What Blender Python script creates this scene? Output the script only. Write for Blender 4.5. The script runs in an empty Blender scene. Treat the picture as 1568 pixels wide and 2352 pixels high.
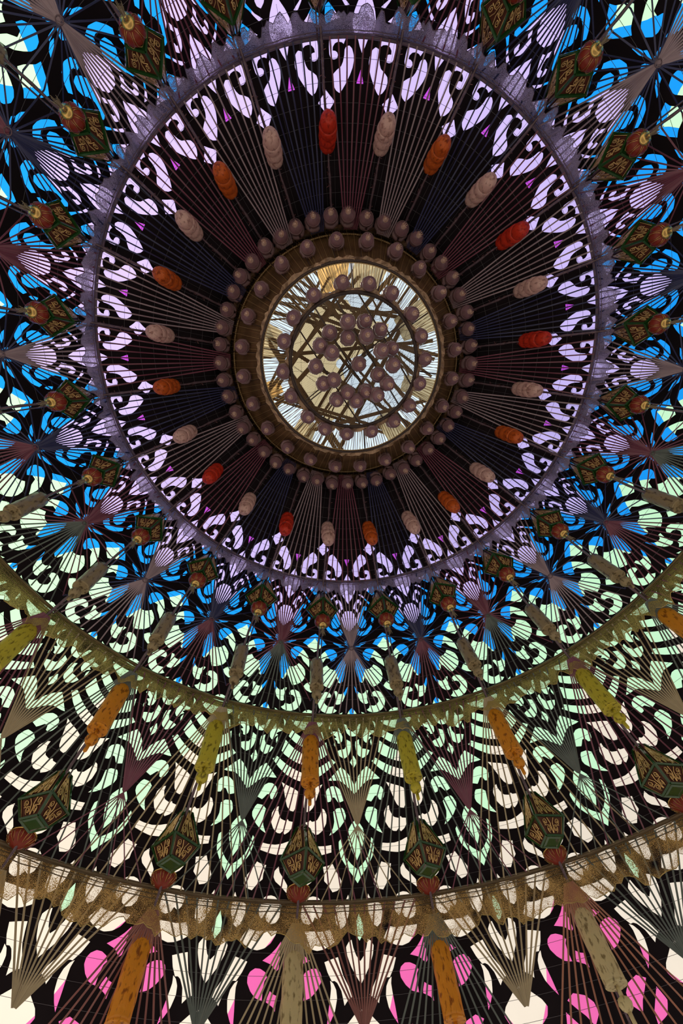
import bpy, math, random
from mathutils import Vector, Matrix, geometry
random.seed(7)
PI = math.pi
sc = bpy.context.scene
col = sc.collection

# ------------------------------------------------------------------ camera
EYE = 1.6                       # eye height above the ground, metres
F_PX, VX, VY = 951.35, 723.96, 840.21
up = Vector((VX - 784, VY - 1176, F_PX)).normalized()
ey = (Vector((0, 1, 0)) - up * up.y).normalized()
ex = ey.cross(up)
right = Vector((ex.x, ey.x, up.x)); down = Vector((ex.y, ey.y, up.y)); fwd = Vector((ex.z, ey.z, up.z))
cam_data = bpy.data.cameras.new('camera')
cam = bpy.data.objects.new('camera', cam_data)
col.objects.link(cam)
m = Matrix.Identity(4)
for i in range(3):
    m[i][0] = right[i]; m[i][1] = -down[i]; m[i][2] = -fwd[i]
m.translation = Vector((-0.2775, 0.0257, EYE))
cam.matrix_world = m
cam_data.sensor_fit = 'VERTICAL'
cam_data.sensor_height = 36.0
cam_data.lens = 36.0 * F_PX / 2352.0
cam_data.clip_start = 0.01
sc.camera = cam

# ------------------------------------------------------------------ sky, sun, exposure
world = bpy.data.worlds.new('sky'); sc.world = world
world.use_nodes = True
wn = world.node_tree.nodes; wl = world.node_tree.links
wn.clear()
wo = wn.new('ShaderNodeOutputWorld'); wb = wn.new('ShaderNodeBackground')
tc = wn.new('ShaderNodeTexCoord'); sx = wn.new('ShaderNodeSeparateXYZ'); cr = wn.new('ShaderNodeValToRGB')
wl.new(tc.outputs['Generated'], sx.inputs[0]); wl.new(sx.outputs['Z'], cr.inputs[0])
cr.color_ramp.elements[0].position = 0.0; cr.color_ramp.elements[0].color = (0.92, 0.93, 0.92, 1)
cr.color_ramp.elements[1].position = 1.0; cr.color_ramp.elements[1].color = (0.70, 0.84, 0.96, 1)
wl.new(cr.outputs[0], wb.inputs['Color']); wb.inputs['Strength'].default_value = 0.86
wl.new(wb.outputs[0], wo.inputs[0])
sun_data = bpy.data.lights.new('sun', 'SUN'); sun = bpy.data.objects.new('sun', sun_data)
col.objects.link(sun)
sun_data.energy = 1.5; sun_data.color = (1.0, 0.86, 0.66); sun_data.angle = math.radians(3)
sun.location = (-4, -3, 12)
sun.rotation_euler = Vector((0.62, 0.30, -1.0)).to_track_quat('-Z', 'Y').to_euler()
sc.view_settings.view_transform = 'Standard'
sc.view_settings.look = 'None'
sc.view_settings.exposure = 0.42
sc.view_settings.gamma = 1.0
sc.view_settings.use_curve_mapping = False

# ------------------------------------------------------------------ materials
def srgb(r, g, b):
    f = lambda c: (c / 255 / 12.92) if c / 255 <= 0.04045 else ((c / 255 + 0.055) / 1.055) ** 2.4
    return (f(r), f(g), f(b), 1)

def mat(name, base, rough=0.5, metal=0.0, spec=0.5, bump=0.0, bscale=40, var=0.0, vscale=12, dark=None, trans=0.0, coat=0.0, stretch=(1, 1, 1)):
    """principled, with noise colour variation, noise bump and an optional translucent share"""
    M = bpy.data.materials.new(name); M.use_nodes = True
    n = M.node_tree.nodes; l = M.node_tree.links
    p = n['Principled BSDF']; out = n['Material Output']
    p.inputs['Base Color'].default_value = base
    p.inputs['Roughness'].default_value = rough
    p.inputs['Metallic'].default_value = metal
    p.inputs['Specular IOR Level'].default_value = spec
    p.inputs['Coat Weight'].default_value = coat
    src = None
    tcn = n.new('ShaderNodeTexCoord'); mp = n.new('ShaderNodeMapping'); mp.inputs['Scale'].default_value = stretch
    l.new(tcn.outputs['Object'], mp.inputs[0])
    if var > 0 or dark:
        no = n.new('ShaderNodeTexNoise'); no.inputs['Scale'].default_value = vscale; no.inputs['Detail'].default_value = 5
        l.new(mp.outputs[0], no.inputs['Vector'])
        rp = n.new('ShaderNodeValToRGB')
        d = dark or tuple(c * (1 - var) for c in base[:3]) + (1,)
        rp.color_ramp.elements[0].color = d; rp.color_ramp.elements[1].color = base
        rp.color_ramp.elements[0].position = 0.34; rp.color_ramp.elements[1].position = 0.46 if dark else 0.64
        l.new(no.outputs['Fac'], rp.inputs[0]); l.new(rp.outputs[0], p.inputs['Base Color']); src = rp
    if bump > 0:
        nb = n.new('ShaderNodeTexNoise'); nb.inputs['Scale'].default_value = bscale; nb.inputs['Detail'].default_value = 3
        l.new(mp.outputs[0], nb.inputs['Vector'])
        bn = n.new('ShaderNodeBump'); bn.inputs['Strength'].default_value = bump; bn.inputs['Distance'].default_value = 0.01
        l.new(nb.outputs['Fac'], bn.inputs['Height']); l.new(bn.outputs[0], p.inputs['Normal'])
    if trans > 0:
        tb = n.new('ShaderNodeBsdfTranslucent'); tb.inputs['Color'].default_value = base
        if src: l.new(src.outputs[0], tb.inputs['Color'])
        mx = n.new('ShaderNodeMixShader'); mx.inputs[0].default_value = trans
        l.new(p.outputs[0], mx.inputs[1]); l.new(tb.outputs[0], mx.inputs[2]); l.new(mx.outputs[0], out.inputs[0])
    return M

def cloth(name, c):
    """thin dyed cloth that lets the daylight through, faint weave unevenness"""
    M = bpy.data.materials.new(name); M.use_nodes = True
    n = M.node_tree.nodes; l = M.node_tree.links; n.clear()
    o = n.new('ShaderNodeOutputMaterial'); tb = n.new('ShaderNodeBsdfTranslucent'); db = n.new('ShaderNodeBsdfDiffuse')
    t = n.new('ShaderNodeTexCoord'); no = n.new('ShaderNodeTexNoise'); rp = n.new('ShaderNodeValToRGB')
    no.inputs['Scale'].default_value = 1.6; no.inputs['Detail'].default_value = 3
    rp.color_ramp.elements[0].color = tuple(x * 0.9 for x in c[:3]) + (1,); rp.color_ramp.elements[1].color = c
    rp.color_ramp.elements[0].position = 0.35; rp.color_ramp.elements[1].position = 0.6
    l.new(t.outputs['Object'], no.inputs['Vector']); l.new(no.outputs['Fac'], rp.inputs[0])
    l.new(rp.outputs[0], tb.inputs['Color']); l.new(rp.outputs[0], db.inputs['Color'])
    mx = n.new('ShaderNodeMixShader'); mx.inputs[0].default_value = 0.12
    l.new(tb.outputs[0], mx.inputs[1]); l.new(db.outputs[0], mx.inputs[2]); l.new(mx.outputs[0], o.inputs[0])
    return M

def lace_mat(name, c, hole=0.35, scale=190, metal=0.0, trans=0.45):
    """netted lace: thread with small see-through holes, some of the light coming through the thread"""
    M = bpy.data.materials.new(name); M.use_nodes = True
    n = M.node_tree.nodes; l = M.node_tree.links
    p = n['Principled BSDF']; o = n['Material Output']
    p.inputs['Base Color'].default_value = c; p.inputs['Roughness'].default_value = 0.35; p.inputs['Metallic'].default_value = metal
    t = n.new('ShaderNodeTexCoord')
    v = n.new('ShaderNodeTexVoronoi'); v.inputs['Scale'].default_value = scale; v.feature = 'DISTANCE_TO_EDGE'
    no = n.new('ShaderNodeTexNoise'); no.inputs['Scale'].default_value = 9; no.inputs['Detail'].default_value = 2
    l.new(t.outputs['Object'], v.inputs['Vector']); l.new(t.outputs['Object'], no.inputs['Vector'])
    ad = n.new('ShaderNodeMath'); ad.operation = 'MULTIPLY_ADD'; ad.inputs[1].default_value = 0.5; ad.inputs[2].default_value = -0.25 + hole * 0.5
    l.new(no.outputs['Fac'], ad.inputs[0])
    gt = n.new('ShaderNodeMath'); gt.operation = 'GREATER_THAN'; l.new(v.outputs['Distance'], gt.inputs[0])
    sb = n.new('ShaderNodeMath'); sb.operation = 'SUBTRACT'; sb.inputs[0].default_value = 0.42; l.new(ad.outputs[0], sb.inputs[1])
    l.new(sb.outputs[0], gt.inputs[1])
    tb = n.new('ShaderNodeBsdfTranslucent'); tb.inputs['Color'].default_value = c
    m1 = n.new('ShaderNodeMixShader'); m1.inputs[0].default_value = trans
    l.new(p.outputs[0], m1.inputs[1]); l.new(tb.outputs[0], m1.inputs[2])
    tr = n.new('ShaderNodeBsdfTransparent'); m2 = n.new('ShaderNodeMixShader')
    l.new(gt.outputs[0], m2.inputs[0]); l.new(m1.outputs[0], m2.inputs[1]); l.new(tr.outputs[0], m2.inputs[2])
    l.new(m2.outputs[0], o.inputs[0])
    return M

M = {}
M['black'] = mat('black_felt', (0.016, 0.011, 0.015, 1), 0.9, spec=0.15, var=0.3, vscale=3)
M['lilac'] = cloth('lilac_cloth', srgb(212, 190, 250))
M['blue'] = cloth('blue_cloth', srgb(30, 158, 250))
M['green'] = cloth('pale_green_cloth', srgb(212, 255, 210))
M['cream'] = cloth('cream_cloth', srgb(250, 232, 212))
M['pink'] = cloth('pink_cloth', srgb(250, 110, 180))
M['magenta'] = cloth('magenta_cloth', srgb(255, 120, 240))
M['gauze'] = cloth('gauze_cloth', srgb(208, 190, 150))
M['orange_cloth'] = cloth('orange_cloth', srgb(236, 190, 120))
M['wood'] = mat('rafter_wood', (0.16, 0.10, 0.05, 1), 0.7, var=0.4, stretch=(1, 1, 8))
M['net'] = mat('net_wire', (0.10, 0.09, 0.11, 1), 0.5)
M['ground'] = mat('ground', (0.62, 0.52, 0.42, 1), 0.9, var=0.2, vscale=2, bump=0.3)
M['hoop_lilac'] = mat('hoop_lilac', (0.16, 0.11, 0.17, 1), 0.35, var=0.3)
M['hoop_gold'] = mat('hoop_gold', (0.22, 0.16, 0.07, 1), 0.35, metal=0.5, var=0.3)
M['hoop_brown'] = mat('hoop_brown', (0.16, 0.11, 0.06, 1), 0.4, metal=0.3, var=0.3)
M['lace_lilac'] = lace_mat('lace_lilac', (0.50, 0.42, 0.58, 1), 0.42, 190)
M['lace_gold'] = lace_mat('lace_gold', (0.62, 0.50, 0.17, 1), 0.58, 190)
M['lace_brown'] = lace_mat('lace_brown', (0.66, 0.43, 0.16, 1), 0.60, 190)
M['lace_edge'] = mat('lace_edge', (0.42, 0.30, 0.10, 1), 0.3, metal=0.6)
for nm, c in dict(navy=(0.045, 0.050, 0.15), wine=(0.24, 0.07, 0.12), mauve=(0.42, 0.31, 0.37), slate=(0.14, 0.17, 0.16),
                  tan=(0.50, 0.40, 0.25), rust=(0.46, 0.19, 0.12), redbrown=(0.30, 0.11, 0.10)).items():
    M[nm] = mat('ribbon_' + nm, c + (1,), 0.32, var=0.25, vscale=5, trans=0.12)
M['rope'] = mat('rope_silver', (0.16, 0.105, 0.135, 1), 0.2, metal=0.3, bump=0.5, bscale=60, var=0.4, vscale=20)
M['tinsel'] = mat('tinsel', (0.22, 0.10, 0.11, 1), 0.25, metal=0.5)
M['brass'] = mat('brass_sheet', (0.50, 0.31, 0.16, 1), 0.38, metal=0.6, var=0.5, vscale=6)
M['gold_wire'] = mat('gold_wire', (0.80, 0.62, 0.34, 1), 0.3, metal=0.3, trans=0.45)
M['bronze'] = mat('bronze_wire', (0.16, 0.09, 0.04, 1), 0.4, metal=0.3)
M['dark_bar'] = mat('dark_bar', (0.05, 0.03, 0.025, 1), 0.5)
M['crinkle'] = mat('crinkled_foil', (0.45, 0.29, 0.19, 1), 0.3, metal=0.4, bump=0.6, bscale=50, var=0.4)
M['bud'] = mat('bud_plastic', (0.32, 0.175, 0.215, 1), 0.14, coat=0.5, var=0.3, vscale=20)
M['bud_collar'] = mat('bud_collar', (0.28, 0.17, 0.19, 1), 0.28, bump=0.5, bscale=70)
M['bud_tip'] = mat('bud_tip', (0.65, 0.45, 0.38, 1), 0.25, bump=0.4)
def candle_mat(nm, c, dk, tr=0.3):
    M[nm] = mat(nm, c, 0.33, var=0.5, vscale=55, dark=dk, bump=0.9, bscale=45, trans=tr, stretch=(1, 1, 0.45))
candle_mat('cd_red', srgb(225, 62, 40), srgb(170, 40, 28)); candle_mat('cd_orange', srgb(225, 110, 45), srgb(165, 70, 28))
candle_mat('cd_white', srgb(240, 205, 198), srgb(190, 148, 142), .4); candle_mat('cd_ivory', srgb(178, 158, 122), srgb(112, 94, 66))
candle_mat('cd_ivory_lit', srgb(232, 218, 172), srgb(150, 132, 92), .4); candle_mat('cd_yellow', srgb(228, 214, 78), srgb(140, 124, 36), .4); candle_mat('cd_amber', srgb(246, 172, 50), srgb(160, 96, 24), .4)  # first one is the ivory made paler, light shining through put into its colour
M['glass_green'] = mat('green_plastic', (0.018, 0.085, 0.020, 1), 0.12, coat=0.4, trans=0.3)
M['filigree'] = mat('gilt_filigree', (0.85, 0.56, 0.24, 1), 0.3, metal=0.6)
M['panel_red'] = mat('panel_backing', (0.14, 0.035, 0.018, 1), 0.5, trans=0.4)
M['dome_red'] = mat('dome_red', (0.24, 0.026, 0.014, 1), 0.28, spec=0.35, trans=0.1)
M['gilt'] = mat('gilt', (0.70, 0.46, 0.16, 1), 0.25, metal=0.9)
M['tassel'] = mat('tassel', (0.36, 0.29, 0.20, 1), 0.6)

# ------------------------------------------------------------------ mesh helpers
class MB:
    def __init__(s): s.v = []; s.f = []
    def quad(s, a, b, c, d):
        i = len(s.v); s.v += [a, b, c, d]; s.f.append((i, i + 1, i + 2, i + 3))
    def tube(s, pts, rad, n=6, closed=False, cap=True):
        pts = [Vector(p) for p in pts]; N = len(pts); base = len(s.v)
        rads = rad if isinstance(rad, (list, tuple)) else [rad] * N
        ref = None
        for i, p in enumerate(pts):
            a = pts[(i - 1) % N] if (closed or i > 0) else p
            b = pts[(i + 1) % N] if (closed or i < N - 1) else p
            t = (b - a).normalized()
            if ref is None: ref = Vector((0, 0, 1)) if abs(t.z) < 0.8 else Vector((1, 0, 0))
            u = t.cross(ref).normalized(); w = u.cross(t).normalized(); ref = w
            for j in range(n):
                an = 2 * PI * j / n
                s.v.append(p + (u * math.cos(an) + w * math.sin(an)) * rads[i])
        for i in range(N if closed else N - 1):
            k = (i + 1) % N
            for j in range(n):
                jj = (j + 1) % n
                s.f.append((base + i * n + j, base + i * n + jj, base + k * n + jj, base + k * n + j))
        if cap and not closed:
            s.f.append(tuple(base + j for j in range(n))[::-1]); s.f.append(tuple(base + (N - 1) * n + j for j in range(n)))
    def lathe(s, prof, n=20, flute=None):
        """profile of (radius, z) from one end to the other about the local z axis"""
        base = len(s.v)
        for i, (r, z) in enumerate(prof):
            for j in range(n):
                a = 2 * PI * j / n; rr = r
                if flute: rr = r * (1 + flute[1] * abs(math.sin(flute[0] * a / 2)))
                s.v.append(Vector((rr * math.cos(a), rr * math.sin(a), z)))
        for i in range(len(prof) - 1):
            for j in range(n):
                k = (j + 1) % n
                s.f.append((base + i * n + j, base + i * n + k, base + (i + 1) * n + k, base + (i + 1) * n + j))
        s.f.append(tuple(base + j for j in range(n))[::-1]); s.f.append(tuple(base + (len(prof) - 1) * n + j for j in range(n)))
    def bar(s, A, B, w, th, nrm):
        """flat strip with thickness from A to B; nrm is the direction the flat side faces"""
        A = Vector(A); B = Vector(B); t = (B - A).normalized(); u = t.cross(Vector(nrm)).normalized(); k = u.cross(t)
        i = len(s.v)
        for p in (A, B):
            for a, b in ((-1, -1), (1, -1), (1, 1), (-1, 1)):
                s.v.append(p + u * (w / 2 * a) + k * (th / 2 * b))
        s.f += [(i, i + 1, i + 5, i + 4), (i + 1, i + 2, i + 6, i + 5), (i + 2, i + 3, i + 7, i + 6), (i + 3, i, i + 4, i + 7), (i + 3, i + 2, i + 1, i), (i + 4, i + 5, i + 6, i + 7)]
    def box(s, c, d):
        c = Vector(c); i = len(s.v)
        for x in (-1, 1):
            for y in (-1, 1):
                for z in (-1, 1): s.v.append(c + Vector((x * d[0] / 2, y * d[1] / 2, z * d[2] / 2)))
        s.f += [(i, i + 1, i + 3, i + 2), (i + 4, i + 6, i + 7, i + 5), (i, i + 4, i + 5, i + 1), (i + 2, i + 3, i + 7, i + 6), (i, i + 2, i + 6, i + 4), (i + 1, i + 5, i + 7, i + 3)]
    def mesh(s, name, material, smooth=False):
        me = bpy.data.meshes.new(name); me.from_pydata([tuple(v) for v in s.v], [], s.f)
        me.materials.append(M[material])
        if smooth: me.polygons.foreach_set('use_smooth', [True] * len(me.polygons))
        me.update()
        return me

def tag(o, label=None, cat=None, group=None, kind=None):
    if label: o['label'] = label
    if cat: o['category'] = cat
    if group: o['group'] = group
    if kind: o['kind'] = kind
    return o
def ob(name, data, parent=None, loc=(0, 0, 0), rz=0.0):
    o = bpy.data.objects.new(name, data); col.objects.link(o)
    o.location = loc; o.rotation_euler = (0, 0, rz); o.parent = parent
    return o
def thing(name, label, cat, loc=(0, 0, 0), rz=0.0, group=None):
    return tag(ob(name, None, None, loc, rz), label, cat, group)

# ------------------------------------------------------------------ the canopy: a 45 degree cone of 24 equal gores
SEC = math.radians(15.0)        # one gore
APEX = 4.97                     # apex height above eye level; radius = APEX - height
ROPE = -0.46                    # the ropes run this fraction of a gore beside the gore's middle
def P(t, r, h):                 # gore coordinate, radius, height above eye level
    a = t * SEC
    return Vector((r * math.sin(a), r * math.cos(a), EYE + h))
def S(t, r, d=0.0, s=1.0):      # a point on the skin, d inside it, pulled in by the factor s
    q = 0.70711 * d
    return P(t, (r - q) * s, (APEX - r - q) * s)
def rot(k): return -k * SEC
WORDS = ['twelve', 'one', 'two', 'three', 'four', 'five', 'six', 'seven', 'eight', 'nine', 'ten', 'eleven']
def clock(k, fine=False):
    """clock-face position in the photograph of gore k (0 points to the photo's foot, positive to its right)"""
    h = (6 - k * 0.5) % 12
    q = round(h * 4) / 4 if fine else round(h * 2) / 2
    n = int(q) % 12; f = q - int(q)
    return {0: WORDS[n] + " o'clock", .25: 'quarter past ' + WORDS[n], .5: 'half past ' + WORDS[n], .75: 'quarter to ' + WORDS[(n + 1) % 12]}[f]

def in_view(p, margin=120):
    d = Vector(p) - cam.matrix_world.translation
    z = d.dot(fwd)
    if z < 0.1: return False
    x = 784 + F_PX * d.dot(right) / z; y = 1176 + F_PX * d.dot(down) / z
    return -margin < x < 1568 + margin and -margin < y < 2352 + margin

# cut-outs of half a gore: (t, radius) in thousandths, mirrored to the other half
CUTS = """294,1613 346,1622 384,1639 397,1660 381,1678 330,1690 273,1700 248,1714 232,1733 228,1750 211,1758 170,1762 132,1753 107,1734 101,1716 115,1694 149,1671 202,1645 257,1623;204,1788 241,1765 264,1770 311,1772 352,1768 380,1758 384,1748 352,1747 325,1742 314,1733 327,1723 370,1720 409,1724 429,1737 431,1760 424,1782 407,1791 374,1796 266,1791;500,1536 456,1557 369,1586 409,1599 449,1611 500,1629;0,1645 50,1645 46,1652 0,1692;0,1740 34,1759 64,1782 112,1799 136,1816 136,1835 121,1857 87,1881 40,1905 0,1926;276,1836 360,1833 456,1823 469,1846 458,1873 418,1882 371,1866 331,1851;179,1872 226,1868 272,1887 308,1905 365,1924 343,1936 305,1915 257,1893 214,1882;79,1956 91,1937 130,1910 174,1898 212,1907 225,1922 212,1936 191,1933 182,1922 156,1921 142,1934 138,1954 168,1969 148,1984 125,1969 101,1958;167,1982 141,2012 124,2038 155,2060 194,2072 247,2068 274,2048 272,2025 242,2012 231,1990 254,1968 291,1970 308,1951 291,1940 250,1945 221,1965;363,2011 395,2018 393,2037 369,2047 352,2035;335,2052 260,2080 201,2090 160,2086 146,2074 115,2075 92,2090 114,2108 187,2116 268,2107 330,2083 357,2066;0,1968 58,1970 102,1992 124,2024 102,2048 53,2070 0,2090;0,2119 37,2134 80,2147 56,2165 0,2179;110,2164 159,2153 250,2146 219,2159 164,2167;47,2177 94,2170 163,2168 139,2178;12,2187 50,2185 78,2206 53,2221;500,2106 447,2119 394,2136 331,2163 383,2171 451,2196 500,2208;184,2204 229,2188 282,2186 330,2193 375,2209 421,2230 446,2254 453,2276 452,2290 420,2277 367,2260 342,2244 330,2236 277,2237 268,2247 255,2255 209,2245 177,2220;312,2274 353,2284 398,2302 414,2327 407,2350 380,2368 324,2383 271,2391 238,2372 203,2345 176,2340 162,2361 140,2366 104,2357 81,2322 64,2289 63,2263 81,2242 104,2229 120,2246 147,2261 192,2295 213,2298 257,2294 288,2285;500,2365 441,2372 403,2391 451,2409 500,2418;39,2380 65,2396 83,2410 121,2421 161,2419 181,2405 210,2406 192,2432 188,2452 198,2468 178,2473 140,2470 103,2455 80,2432 56,2412;175,2502 206,2493 215,2481 271,2485 306,2475 325,2465 320,2448 296,2439 250,2437 246,2426 269,2414 310,2410 361,2419 394,2440 403,2466 385,2490 348,2507 295,2516 245,2516 202,2511;0,2489 0,2490 33,2503 51,2517 63,2522 0,2524;108,2510 139,2516 171,2525 119,2522;500,2503 452,2509 427,2519 401,2530 440,2534 500,2536;0,2625 28,2624 62,2610 77,2592 93,2567 67,2570 48,2592 0,2604 0,2605;154,2583 168,2600 234,2602 237,2611 193,2621 175,2628 199,2634 169,2644 162,2656 138,2657 115,2646 110,2626 129,2608;198,2639 202,2661 192,2671 183,2653;227,2556 255,2564 263,2587 249,2594 241,2571;26,2649 67,2639 65,2660 90,2682 134,2685 172,2692 149,2712 96,2726 51,2713 30,2692 22,2667;0,2686 0,2712 37,2742 0,2767 0,2792;130,2762 165,2777 251,2819 224,2821 143,2820 90,2837 36,2862 -1,2880 -9,2874 6,2838 42,2802 82,2779;500,2562 453,2562 321,2559 354,2578 433,2596 500,2603;500,2646 453,2636 385,2618 335,2603 312,2634 381,2658 449,2674 500,2679;500,2714 440,2700 395,2690 329,2669 285,2651 259,2702 293,2717 359,2734 424,2748 500,2758;500,2792 443,2784 350,2765 279,2745 224,2727 183,2741 256,2775 340,2804 438,2823 500,2830;306,2836 358,2847 427,2859 467,2870 474,2903 466,2935 443,2953 413,2950 383,2935 357,2901 332,2862;106,2906 138,2858 183,2844 220,2844 261,2856 281,2880 269,2899 249,2911 225,2908 214,2892 189,2891 162,2908 150,2914;117,2934 168,2936 199,2950 188,2990 198,3014 231,3045 188,3034 135,3012 92,2984 85,2967 101,2944;310,2935 282,2940 257,2963 259,2997 288,3025 324,3040 351,3042 371,3032 389,3045 420,3035 443,3020 455,2994 412,2991 403,2984 383,2991 341,2984 320,2966 309,2952;0,2983 30,2995 63,3020 70,3052 56,3081 26,3118 0,3142;128,3056 149,3068 147,3094 132,3128 87,3164 38,3196 0,3226 0,3256 0,3258 0,3187 0,3174 49,3153 92,3127 116,3092 122,3073;500,3062 424,3070 379,3079 323,3085 261,3084 211,3080 209,3109 281,3118 340,3123 406,3119 500,3111;198,3151 220,3156 275,3162 261,3193 263,3214 232,3228 195,3255 158,3250 129,3236 122,3220 141,3200 170,3179;373,3164 384,3184 428,3211 457,3231 455,3258 413,3238 361,3219 343,3203 345,3181;277,3285 305,3271 343,3267 373,3271 401,3284 421,3299 424,3340 403,3360 366,3366 333,3356 322,3340 293,3349 272,3334 266,3308;76,3264 93,3282 169,3303 175,3332 165,3366 130,3382 103,3372 72,3331 68,3284;0,3324 0,3330 27,3369 30,3400 0,3424 0,3435;57,3418 76,3424 97,3441 88,3471 62,3507 32,3535 0,3563 0,3564 0,3489 27,3471 46,3445 55,3423;168,3421 212,3382 281,3389 329,3386 417,3385 409,3402 382,3428 343,3445 296,3452 251,3448 203,3435;152,3472 195,3478 244,3487 220,3522 191,3549 173,3548 155,3555 128,3580 109,3625 90,3611 50,3596 85,3563 116,3533 137,3499;203,3545 196,3568 200,3594 210,3637 220,3691 194,3668 169,3640 156,3602 163,3574 182,3554;453,3419 448,3454 456,3482 454,3509 440,3516 403,3495 339,3483 389,3462 424,3442;271,3517 300,3506 333,3507 369,3517 386,3534 372,3546 367,3567 370,3606 327,3598 290,3578 263,3553 259,3532;413,3574 431,3583 461,3589 457,3637 440,3623 395,3609 399,3595;0,3637 43,3649 76,3668 113,3689 135,3714 116,3742 71,3763 0,3774;256,3711 304,3694 366,3708 403,3734 407,3770 361,3802 331,3768 294,3742;226,3742 263,3773 303,3808 313,3845 242,3827 203,3788"""
MAGENTA_CUT = 3
EDGE = dict(
    lilac=[[0, 2.19], [.038, 2.135], [.2, 1.968], [.286, 1.89], [.402, 1.825], [.5, 1.808]],
    blue=[[0, 2.54], [.02, 2.52], [.076, 2.432], [.188, 2.306], [.321, 2.212], [.401, 2.172], [.462, 2.149], [.5, 2.13]],
    green=[[0, 3.45], [.03, 3.406], [.046, 3.336], [.065, 3.264], [.108, 3.232], [.149, 3.172], [.197, 3.095], [.251, 2.983], [.309, 2.844], [.5, 2.671]],
    pink=[[0, 3.84], [.032, 3.807], [.15, 3.695], [.195, 3.621], [.266, 3.497], [.354, 3.445], [.45, 3.378], [.5, 3.37]])
def smooth_poly(Q):
    """round the traced corners, keep the sharp ones"""
    X = [Vector((t * 0.55, r)) for t, r in Q]; n = len(X); out = []
    for i in range(n):
        a, b, c = X[i - 1], X[i], X[(i + 1) % n]
        u = (b - a); w = (c - b)
        on_axis = Q[i][0] in (0.0, 0.5)
        if on_axis or u.length < 1e-6 or w.length < 1e-6 or u.angle(w, 0) > 0.95:
            out.append(b)
        else:
            out += [b.lerp(a, 0.27), b.lerp(a, 0.06).lerp(b.lerp(c, 0.06), 0.5), b.lerp(c, 0.27)]
    return [(p.x / 0.55, p.y) for p in out]
R_IN, R_OUT = 0.99, 3.98
shapes = []
for s_ in CUTS.split(';'):
    Q = [(int(a) / 1000, int(b) / 1000) for a, b in (w.split(',') for w in s_.split())]
    shapes.append(smooth_poly(Q))
def ccw(P_):
    A = sum(P_[i - 1][0] * P_[i][1] - P_[i][0] * P_[i - 1][1] for i in range(len(P_)))
    return P_ if A > 0 else P_[::-1]
def build_cutout():
    vs = []; faces = []
    nr = 40
    for i in range(nr + 1):
        for j in range(13):
            vs.append(Vector((-0.5 + j / 12, R_IN + (R_OUT - R_IN) * i / nr)))
    edges = [(j, j + 1) for j in range(12)] + [(nr * 13 + j, nr * 13 + j + 1) for j in range(12)]
    edges += [(i * 13, (i + 1) * 13) for i in range(nr)] + [(i * 13 + 12, (i + 1) * 13 + 12) for i in range(nr)]
    for sh in shapes:
        for sg in (1, -1):
            Q = ccw([(max(-.5, min(.5, sg * t)), r) for t, r in sh])
            b = len(vs); n = len(Q); vs += [Vector(q) for q in Q]; edges += [(b + i, b + (i + 1) % n) for i in range(n)]
            faces.append((Q, min(q[0] for q in Q), max(q[0] for q in Q), min(q[1] for q in Q), max(q[1] for q in Q)))
    v2, e2, f2, ov, oe, of = geometry.delaunay_2d_cdt(vs, edges, [], 0, 1e-6, True)
    def is_open(f):
        x = sum(v2[i].x for i in f) / len(f); y = sum(v2[i].y for i in f) / len(f)
        for Q, x0, x1, y0, y1 in faces:
            if x0 <= x <= x1 and y0 <= y <= y1:
                ins = False
                for i in range(len(Q)):
                    (ax, ay), (bx, by) = Q[i - 1], Q[i]
                    if (ay > y) != (by > y) and x < (bx - ax) * (y - ay) / (by - ay) + ax: ins = not ins
                if ins: return True
        return False
    solid = [f for f in f2 if not is_open(f)]
    used = {}
    mb = MB()
    for f in solid:
        for i in f:
            if i not in used: used[i] = len(used)
    idx = sorted(used, key=used.get); n = len(idx)
    mb.v = [S(v2[i].x, v2[i].y, 0.003) for i in idx] + [S(v2[i].x, v2[i].y, -0.003) for i in idx]
    cnt = {}
    for f in solid:
        g = [used[i] for i in f]
        mb.f.append(tuple(g)); mb.f.append(tuple(i + n for i in g[::-1]))
        for i in range(len(g)):
            a, b = g[i], g[(i + 1) % len(g)]
            cnt[(a, b)] = 1
    for (a, b) in cnt:
        if (b, a) not in cnt: mb.f.append((b, a, a + n, b + n))
    return mb.mesh('cutout_panel', 'black')
def edge_r(nm, t):
    t = abs(t); E_ = EDGE[nm]
    for (a, ra), (b, rb) in zip(E_, E_[1:]):
        if t <= b: return ra + (rb - ra) * (t - a) / (b - a)
    return E_[-1][1]
def build_cloth(lo, hi, name, material):
    mb = MB(); ts = sorted(set([x * s for E_ in EDGE.values() for x, _ in E_ for s in (1, -1)] + [-.5 + i / 12 for i in range(13)]))
    n = 7
    for t in ts:
        a, b = lo(t), hi(t)
        for i in range(n): mb.v.append(S(t, a + (b - a) * i / (n - 1), -0.02))
    for j in range(len(ts) - 1):
        for i in range(n - 1): mb.f.append((j * n + i, (j + 1) * n + i, (j + 1) * n + i + 1, j * n + i + 1))
    return mb.mesh(name, material)

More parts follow.
